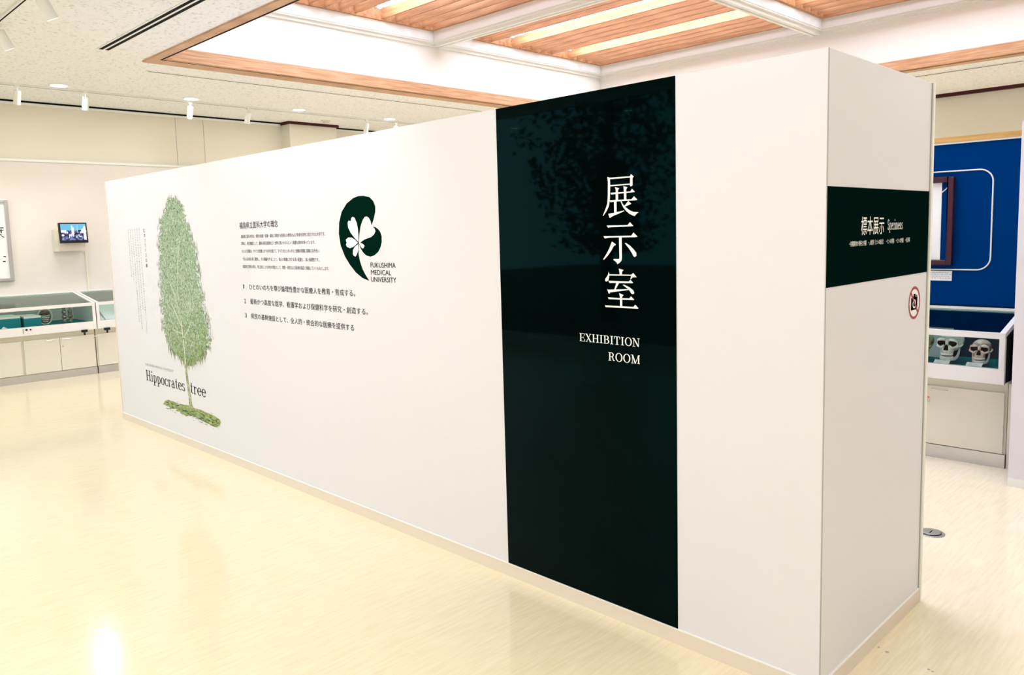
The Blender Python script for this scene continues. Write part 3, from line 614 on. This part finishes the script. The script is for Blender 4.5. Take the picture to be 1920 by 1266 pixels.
def frame4(nm, m, par, x0_, x1_, y0_, y1_, z0_, z1_, w):
    return B(nm, m, par, (x0_, x1_, y0_, y0_+w, z0_, z1_), (x0_, x1_, y1_-w, y1_, z0_, z1_), (x0_, x1_, y0_+w, y1_-w, z0_, z0_+w), (x0_, x1_, y0_+w, y1_-w, z1_-w, z1_), bevel=.004)
frame4('frame', M['maroon'], pf, 6.150, 6.199, 1.748, 2.75, 1.306, 1.925, .036)
B('mat_board', M['blue'], pf, (6.180, 6.188, 1.782, 2.715, 1.34, 1.89)); B('sheet', M['paper'], pf, (6.176, 6.180, 1.828, 2.66, 1.343, 1.888))
build2(MB().tube([(6.1795, 1.786, 1.865), (6.1795, 1.80, 1.845), (6.1795, 1.828, 1.82)], .004, 6), 'printed_curve', M['white'], pf)
def text_plane_right(u, z): return Vector((6.1905, -u, z))
pc = thing('caption_card', 'white caption card on the blue board under the maroon frame', 'label', (6.195, 1.9, 1.23))
B('card', M['paper'], pc, (6.192, 6.1995, 1.752, 2.05, 1.192, 1.262))
rnd = random.Random(5); q = []
for r_ in range(4):
    z = 1.247-r_*.013; u = -2.04
    while u < -1.77: 
        w = rnd.uniform(.006, .018); q.append([Vector((6.1915, -u, z)), Vector((6.1915, -u-w, z)), Vector((6.1915, -u-w, z+.005)), Vector((6.1915, -u, z+.005))]); u += w+.006
flat('caption_print', M['ink_pale'], q, pc)['kind'] = 'stuff'
# white wall panel at the right picture edge
wp = thing('white_display_wall', 'white freestanding wall panel at the right edge of the photo', 'partition', (5.47, .1, 0))
B('panel', M['part'], wp, (5.42, 5.52, -1.4, 1.187, 0, 2.185), bevel=.002)
B('baseboard', M['white'], wp, (5.416, 5.42, -1.4, 1.187, 0, .05))

# ------------------------------------------------------------------ skulls
def skull(label, x, y, z, rz, s, bone, ape=False, grp='skulls in the glass case'):
    g = thing('skull', label, 'skull', (x, y, z), 0, grp)
    T = Matrix.Translation((x, y, z)) @ Matrix.Rotation(rz, 4, 'Z') @ Matrix.Scale(s, 4)
    ch = .098 if not ape else .088
    rx, ry, rz_ = (.068, .088, .066) if not ape else (.056, .075, .050)
    def cran(p, d):
        if d.y < -.2 and d.z < .35:                        # flatten the brow and narrow the face
            p = Vector((p.x*(1-.18*max(0, -d.y)), p.y+.014*max(0, -d.y-.2), p.z))
        p.x *= 1+.05*math.sin(d.z*3); return p
    mb = MB().ell((0, .015, ch+.012), (rx, ry, rz_), 32, 20, cran)
    mb.ell((0, -.048, ch-.040), (.034, .034, .036), 20, 12)             # maxilla
    mb.ell((0, -.062, ch+.008), (.011, .012, .020), 12, 8)              # nasal bridge
    for sx in (-1, 1):
        mb.tube([(sx*.010, -.068, ch+.026), (sx*.030, -.073, ch+.029), (sx*.050, -.060, ch+.020), (sx*.056, -.050, ch+.002)], [.007, .009 if not ape else .011, .008, .006], 10)   # brow
        mb.tube([(sx*.054, -.052, ch+.006), (sx*.050, -.060, ch-.014), (sx*.030, -.068, ch-.022), (sx*.014, -.070, ch-.006)], [.006, .009, .008, .005], 10)   # cheek rim
        mb.tube([(sx*.050, -.056, ch-.014), (sx*.064, -.030, ch-.014), (sx*.066, .0, ch-.008), (sx*.060, .018, ch-.004)], [.008, .006, .005, .007], 10)   # cheek arch
    build2(mb, 'cranium', M[bone], g, T, smooth=True)
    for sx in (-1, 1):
        mb = MB().ell((sx*.031, -.0625, ch+.005), (.0225, .0145, .0195), 18, 10)  # dark ellipsoid stands in for the shade inside the socket
        build2(mb, 'eye_socket_shade', M['cavity_shade'], g, T, smooth=True)
    nb = MB().prism([(-.0125, -.0865, ch-.036), (.0125, -.0865, ch-.036), (.0105, -.083, ch-.018), (0, -.079, ch-.001), (-.0105, -.083, ch-.018)], (0, 1, 0), 0, .02)  # dark wedge, nose opening with its shade in the colour
    build2(nb, 'nasal_cavity_shade', M['cavity_shade'], g, T)
    for row, zc, n in (('upper', ch-.060, 12), ('lower', ch-.079, 12)):
        tm = MB()
        for k in range(n):
            a = PI*(k+.5)/n; x_ = math.cos(a)*.031; y_ = -.050-math.sin(a)*.036
            tm.ell((x_, y_-.003, zc), (.0043, .0043, .0078), 6, 5)
        build2(tm, 'teeth', M['tooth'], g, T)
    build2(MB().ell((0, -.050, ch-.0695), (.0325, .0375, .009), 20, 8), 'mouth_gap_shade', M['cavity_shade'], g, T, smooth=True)  # shade between the tooth rows, painted as a dark body
    mj = MB(); P = []; Rr = []
    for k in range(17):
        a = PI*k/16; P.append((math.cos(a)*.038, -.030-math.sin(a)*.046, ch-.090)); Rr.append(.010 if 0 < k < 16 else .008)
    P = [(.050, .002, ch-.030), (.048, -.006, ch-.058), (.043, -.016, ch-.080)]+P[1:-1]+[(-.043, -.016, ch-.080), (-.048, -.006, ch-.058), (-.050, .002, ch-.030)]
    mj.tube(P, [.005, .007, .008]+[.0105]*15+[.008, .007, .005], 10)
    mj.ell((0, -.076, ch-.098), (.018, .008, .010), 12, 8)
    build2(mj, 'mandible', M[bone], g, T, smooth=True)
    return g
skull('large pale human skull with white teeth in the glass case', 5.87, 1.655, .682, -PI/2-.02, 1.12, 'bone')
skull('small reddish ape-like skull nearest the right end of the case', 5.87, 1.468, .683, -PI/2+.06, .97, 'bone_w', True)
skull('greenish brown skull half hidden by the partition edge', 5.87, 1.845, .664, -PI/2-.1, 1.10, 'bone_g')
def card(label, x, y, z, w, d, rz, tilt, grp):
    g = thing('specimen_label', label, 'label', (x, y, z), 0, grp)
    T = Matrix.Translation((x, y, z)) @ Matrix.Rotation(rz, 4, 'Z') @ Matrix.Rotation(tilt, 4, 'X')
    B('card', M['paper'], g, (-w/2, w/2, 0, d, 0, .0015), T=T)
    q = [(-.35, .2, .75), (-.35, .3, .55), (-.35, .1, .35)]
    B('caption_print', M['ink_pale'], g, *[(a*w, b_*w, c*d, c*d+.003, .0015, .0017) for a, b_, c in q], T=T)
    return g
card('white label card in front of the large pale human skull', 5.735, 1.675, .6555, .095, .055, -PI/2, .5, 'label cards by the skulls')
card('white label card in front of the small reddish skull', 5.735, 1.480, .6555, .095, .055, -PI/2, .5, 'label cards by the skulls')
o = tag(MB().lathe((5.80, 1.358, .6555), [(.010, 0), (.010, .004), (.006, .006), (.006, .045), (.003, .05)], 12).build('glass_vial', M['glass'], smooth=True), 'small clear glass vial beside the reddish skull', 'vial')
pl = thing('caption_board', 'pale blue caption board lying inside the skull case near its back', 'label', (6.12, 1.8, .656))
T = Matrix.Translation((6.06, 1.83, .86)) @ Matrix.Rotation(-PI/2, 4, 'Z') @ Matrix.Rotation(.9, 4, 'X')
B('board', M['paper'], pl, (-.14, .13, 0, .09, 0, .004), T=T)
B('caption_print', M['ink_pale'], pl, (-.12, .10, .065, .070, .004, .0045), (-.12, .09, .05, .055, .004, .0045), (-.12, .10, .035, .040, .004, .0045), (-.12, .05, .02, .025, .004, .0045), T=T)
B('stand', M['caseW'], pl, (6.06, 6.08, 1.76, 1.90, .655, .86))
stp = thing('pink_sticker', 'tiny pink round sticker above the lock of the skull case door', 'sticker', (5.781, 1.757, .417))
build2(MB().lathe((5.7818, 1.757, .417), [(.008, 0), (.008, .0008)], 14, (-1, 0, 0)), 'sticker', M['pink'], stp)

# ------------------------------------------------------------------ left case contents
def tbox(label, x0_, x1_, y0_, y1_, z1_):
    g = thing('teal_box', label, 'box', ((x0_+x1_)/2, (y0_+y1_)/2, .655), 0, 'teal display boxes')
    B('body', mats['tealb'], g, (x0_, x1_, y0_, y1_, .6552, z1_-.022)); B('sheet', M['paper'], g, (x0_+.002, x1_-.002, y0_+.002, y1_-.01, z1_-.022, z1_)); return g
mats = {'tealb': mat('teal_box_paint', (.0,.22,.26), .6, .2)}
tbox('teal box with a thick white top at the left picture edge', 1.90, 2.435, 10.62, 11.0, .795)
tbox('smaller teal box with a white top beside the oval specimen', 2.47, 2.652, 10.62, 11.0, .782)
g = thing('folded_paper', 'crumpled white paper tent at the left picture edge in the case', 'paper', (2.24, 10.60, .655))
mb = MB(); mb.face([(2.22,10.57,.656),(2.31,10.57,.656),(2.25,10.59,.69)]); mb.face([(2.22,10.57,.656),(2.25,10.59,.69),(2.23,10.64,.656)]); mb.face([(2.31,10.57,.656),(2.25,10.59,.69),(2.29,10.64,.656)])
build2(mb, 'paper', M['paper'], g)
g = thing('oval_specimen', 'oval brown specimen with a pale rim and rows of teeth in the left case', 'specimen', (2.735, 10.80, .655))
def ellring(c, a, b_, r, n=28): return [(c[0]+a*math.cos(2*PI*k/n), c[1], c[2]+b_*math.sin(2*PI*k/n)*(1-.12*math.cos(2*PI*k/n)*0)) for k in range(n+1)]
build2(MB().tube(ellring((2.735, 10.78, .752), .078, .094, 0), .008, 8, cap=False), 'rim', M['bone'], g)
build2(MB().ell((2.735, 10.81, .752), (.070, .03, .088), 24, 14), 'body', M['bone_g'], g, smooth=True)
build2(MB().ell((2.735, 10.785, .795), (.056, .022, .034), 18, 10), 'dome', noise_mat('specimen_brown', (.10,.06,.045), (.25,.17,.12), 30), g, smooth=True)
for k, (z, w) in enumerate(((.757, .050), (.735, .047), (.711, .040), (.690, .030))):
    build2(MB().tube([(2.735-w, 10.775, z+.006), (2.735, 10.768, z), (2.735+w, 10.775, z+.006)], .0065, 8), 'tooth_row', M['bone'] if k != 2 else M['bone_w'], g, smooth=True)
for k, x_ in enumerate((2.950, 3.017)):
    g = thing('bone_figure', ('slim grey mottled bone column, left of the two in the left case', 'slim brown carved bone column, right of the two in the left case')[k], 'specimen', (x_, 10.80, .655), 0, 'slim bone columns')
    prof = [(.024, 0), (.028, .02), (.016, .045), (.026, .06), (.029, .085), (.015, .105), (.025, .12), (.024, .15), (.012, .165), (.018, .18), (.005, .195)]
    build2(MB().lathe((x_, 10.80, .6553), prof, 14), 'column', noise_mat('mottled_%d' % k, (.03,.03,.03) if k == 0 else (.05,.03,.02), (.40,.40,.34), 60), g, smooth=True)
    for zz in (.035, .078, .135): build2(MB().ell((x_, 10.775, .6553+zz), (.014, .006, .008), 10, 6), 'process', M['bone_g' if k else 'bone'], g, smooth=True)
for k, (xa, xb, z0_, z1_) in enumerate(((3.30, 3.95, .656, .80),)):
    g = thing('slanted_board', 'white slanted reading board inside the case by the partition', 'board', (3.6, 10.7, .655))
    mb = MB(); mb.prism([(3.36, 10.56, .656), (3.36, 11.05, .656), (3.36, 11.05, .86), (3.36, 11.0, .86)], (1, 0, 0), 0, .60)
    build2(mb, 'board', M['paper'], g)
    mb = MB(); mb.prism([(3.30, 10.60, .656), (3.355, 10.60, .656), (3.355, 11.0, .80), (3.30, 11.0, .76)], (0, 0, 1), 0, .004)
    build2(mb, 'side_flap', M['paper'], g)
# cable clips under the cases
def clip(x_, lab):
    g = thing('cable_clip', lab, 'clip', (x_, 10.49, .56), 0, 'black clips under the glass cases')
    B('body', M['black'], g, (x_-.035, x_+.035, 10.485, 10.4995, .545, .575)); build2(MB().lathe((x_, 10.492, .545), [(.012, 0), (.010, -.03), (.016, -.035)], 10), 'plug', M['black'], g)
clip(3.075, 'black clamp under the front edge of the case, left one of the pair'); clip(3.335, 'black clamp under the front edge of the case, right one of the pair')
o = tag(MB().tube([(3.075, 10.49, .512), (3.12, 10.495, .492), (3.2, 10.50, .482), (3.28, 10.495, .492), (3.335, 10.49, .512)], .004, 6).build('cable', M['base']), 'thin beige cable hanging between the two black clamps', 'cable')

# ------------------------------------------------------------------ wall-hung things on the far wall
tv = thing('wall_screen', 'small black wall screen showing people under a blue sky', 'screen', (3.2, 11.05, 1.76))
Tt = Matrix.Translation((3.196, 11.02, 1.762)) @ Matrix.Rotation(.10, 4, 'Z') @ Matrix.Rotation(-.07, 4, 'X')
B('bezel', M['black'], tv, (-.168, .168, -.012, .02, -.128, .128), T=Tt, bevel=.003)
def screen_mat():
    m = mat('screen_picture', (.01,.01,.02), .2, .4); n, l, b = nodes(m)
    tc = n.new('ShaderNodeTexCoord'); sp = n.new('ShaderNodeSeparateXYZ'); nz = n.new('ShaderNodeTexNoise'); nz.inputs['Scale'].default_value = 26; nz.inputs['Detail'].default_value = 3
    l.new(tc.outputs['Generated'], sp.inputs[0]); l.new(tc.outputs['Object'], nz.inputs['Vector'])
    cr = n.new('ShaderNodeValToRGB'); e = cr.color_ramp.elements; e[0].position = .44; e[0].color = (.002,.004,.04,1); e[1].position = .66; e[1].color = (.30,.40,.85,1)
    a = n.new('ShaderNodeMath'); a.operation = 'MULTIPLY_ADD'; a.inputs[1].default_value = .22; l.new(nz.outputs[0], a.inputs[0]); l.new(sp.outputs[2], a.inputs[2])
    g_ = n.new('ShaderNodeMath'); g_.operation = 'GREATER_THAN'; g_.inputs[1].default_value = .70; l.new(a.outputs[0], g_.inputs[0])
    l.new(nz.outputs[0], cr.inputs[0]); mx = n.new('ShaderNodeMix'); mx.data_type = 'RGBA'; l.new(g_.outputs[0], mx.inputs['Factor']); l.new(cr.outputs[0], mx.inputs['A']); mx.inputs['B'].default_value = (.16,.62,.90,1)
    l.new(mx.outputs['Result'], b.inputs['Emission Color']); b.inputs['Emission Strength'].default_value = .9; return m
B('screen', screen_mat(), tv, (-.150, .150, -.0135, -.012, -.095, .112), T=Tt)
dk = emis('screen_dark_figures', (.004,.008,.07), .8); lt = emis('screen_light_patches', (.25,.30,.85), .9)
fg = MB().ell((-.017, -.0145, .080), (.010, .0006, .012), 12, 6); fg.box(-.024, .006, -.015, -.0136, -.02, .068); fg.box(.045, .049, -.015, -.0136, .0, .09); fg.box(-.149, -.085, -.015, -.0136, .005, .035)
for dx, dz in ((.12, .03), (.135, .06), (.105, .02), (.14, .02)): fg.ell((dx, -.0145, dz), (.014, .0006, .028), 10, 6)
fg.box(.118, .149, -.015, -.0136, -.09, .02)
build2(fg, 'silhouettes', dk, tv, Tt)['kind'] = 'stuff'
fl = MB()
for dx, dz, w, h in ((-.055, -.04, .004, .03), (-.035, -.03, .014, .016), (-.005, -.035, .005, .018), (.03, -.055, .010, .006), (.06, -.03, .014, .006), (-.075, .005, .006, .016), (-.098, .0, .012, .004), (-.13, -.03, .016, .012), (.085, .005, .008, .012), (.075, -.05, .02, .005)):
    fl.ell((dx, -.0155, dz), (w, .0004, h), 10, 6)
build2(fl, 'bright_patches', lt, tv, Tt)['kind'] = 'stuff'
B('mount_box', M['base'], tv, (3.06, 3.36, 11.13, 11.27, 1.535, 1.80)); B('side_cover', M['cab'], tv, (3.02, 3.06, 11.17, 11.27, 1.53, 1.81))
build2(MB().tube([(3.2, 11.13, 1.76), (3.2, 11.03, 1.762)], .02, 10), 'arm', M['black'], tv)
cdt = tag(B('cable_conduit', M['cab'], None, (3.385, 3.41, 11.255, 11.27, 1.0, 1.53)), 'thin cream cable cover running down the wall below the screen', 'conduit')
ps_ = thing('framed_poster', 'silver framed white poster with black brush writing, cut by the left picture edge', 'picture', (2.0, 11.26, 1.7))
B('frame', M['metal'], ps_, (1.46, 1.50, 11.225, 11.268, 1.19, 2.18), (2.515, 2.555, 11.225, 11.268, 1.19, 2.18), (1.5, 2.515, 11.225, 11.268, 1.19, 1.225), (1.5, 2.515, 11.225, 11.268, 2.145, 2.18), bevel=.003)
B('sheet', M['paper'], ps_, (1.5, 2.515, 11.25, 11.26, 1.225, 2.145))
PP = lambda u, z, d=0: Vector((u, 11.249, z))
q = []
for (xa, z, w, h, sl_) in ((2.45, 1.835, .04, .012, 0), (2.44, 1.80, .05, .010, .2), (2.455, 1.775, .012, .05, 0), (2.43, 1.76, .035, .012, -.4), (2.46, 1.735, .03, .01, -.5), (2.46, 1.485, .028, .012, 0), (2.45, 1.425, .03, .012, 0), (2.36, 1.83, .05, .012, 0), (2.38, 1.80, .012, .07, 0), (2.34, 1.77, .06, .012, .3)):
    q.append([Vector((xa, 11.2485, z)), Vector((xa+w, 11.2485, z+sl_*w)), Vector((xa+w, 11.2485, z+h+sl_*w)), Vector((xa, 11.2485, z+h))])
flat('brush_writing', M['ink'], q, ps_)

# ------------------------------------------------------------------ floor details
fo = thing('floor_outlet', 'round metal floor outlet cover in the aisle right of the partition', 'floor outlet', (4.33, 1.285, 0))
build2(MB().lathe((4.33, 1.285, .0002), [(.066, 0), (.066, .003), (.060, .004)], 32), 'ring', M['metal'], fo)
build2(MB().lathe((4.33, 1.285, .0042), [(.050, 0), (.050, .001)], 32), 'gap', M['dark'], fo)
build2(MB().lathe((4.33, 1.285, .0052), [(.046, 0), (.046, .002), (.040, .003)], 32), 'lid', M['metal'], fo)
B('lid_slot', M['dark'], fo, (4.31, 4.35, 1.282, 1.288, .0083, .0086))
for (x_, y_, r_, lab) in ((2.999, 1.062, .004, 'small dark screw hole in the floor nearest the partition base'), (2.984, 1.026, .007, 'ring-shaped screw hole in the floor beside the partition base'), (2.962, .873, .005, 'small dark floor plug, upper of the pair near the bottom edge'), (2.957, .858, .005, 'small dark floor plug, lower of the pair near the bottom edge')):
    o = MB().lathe((x_, y_, .0001), [(r_, 0), (r_, .0008), (r_*.5, .0008), (r_*.5, .0003)], 14).build('floor_plug', M['seam']); tag(o, lab, 'floor plug', 'small floor plugs')

# ------------------------------------------------------------------ tree outside the window
rnd = random.Random(21)
tr = thing('tree', 'leafy tree outside the window, seen only as a reflection in the banner', 'tree', (-6.5, 9.0, 0))
build2(MB().tube([(-6.5, 9.0, 0), (-6.45, 9.0, 2.0), (-6.6, 8.9, 5.0)], [.14, .11, .05], 10), 'trunk', mat('bark', (.08,.05,.03), .9, .1), tr, smooth=True)
lv = []
for i in range(5200):
    zc = rnd.uniform(1.2, 6.5); R_ = 1.75*math.sin(PI*min(1, (zc-.6)/6.4))**.6; a = rnd.uniform(0, 2*PI); r_ = R_*rnd.random()**.45*(.75+.3*math.sin(a*5+zc*3))
    c = Vector((-6.5+r_*math.cos(a), 9.0+r_*math.sin(a), zc)); d1 = Vector((rnd.gauss(0,1), rnd.gauss(0,1), rnd.gauss(0,1))).normalized(); d2 = d1.orthogonal().normalized(); s_ = rnd.uniform(.05, .10)
    lv.append([c-d1*s_, c-d2*s_*.5, c+d1*s_, c+d2*s_*.5])
flat('foliage', mat('leaf_green', (.03,.07,.02), .8, .1), lv, tr)['kind'] = 'stuff'
struct(B('ground_outside', mat('outside_ground', (.10,.12,.08), .9, .1), None, (-25, X0-.2, -10, 25, -.1, -.02)))
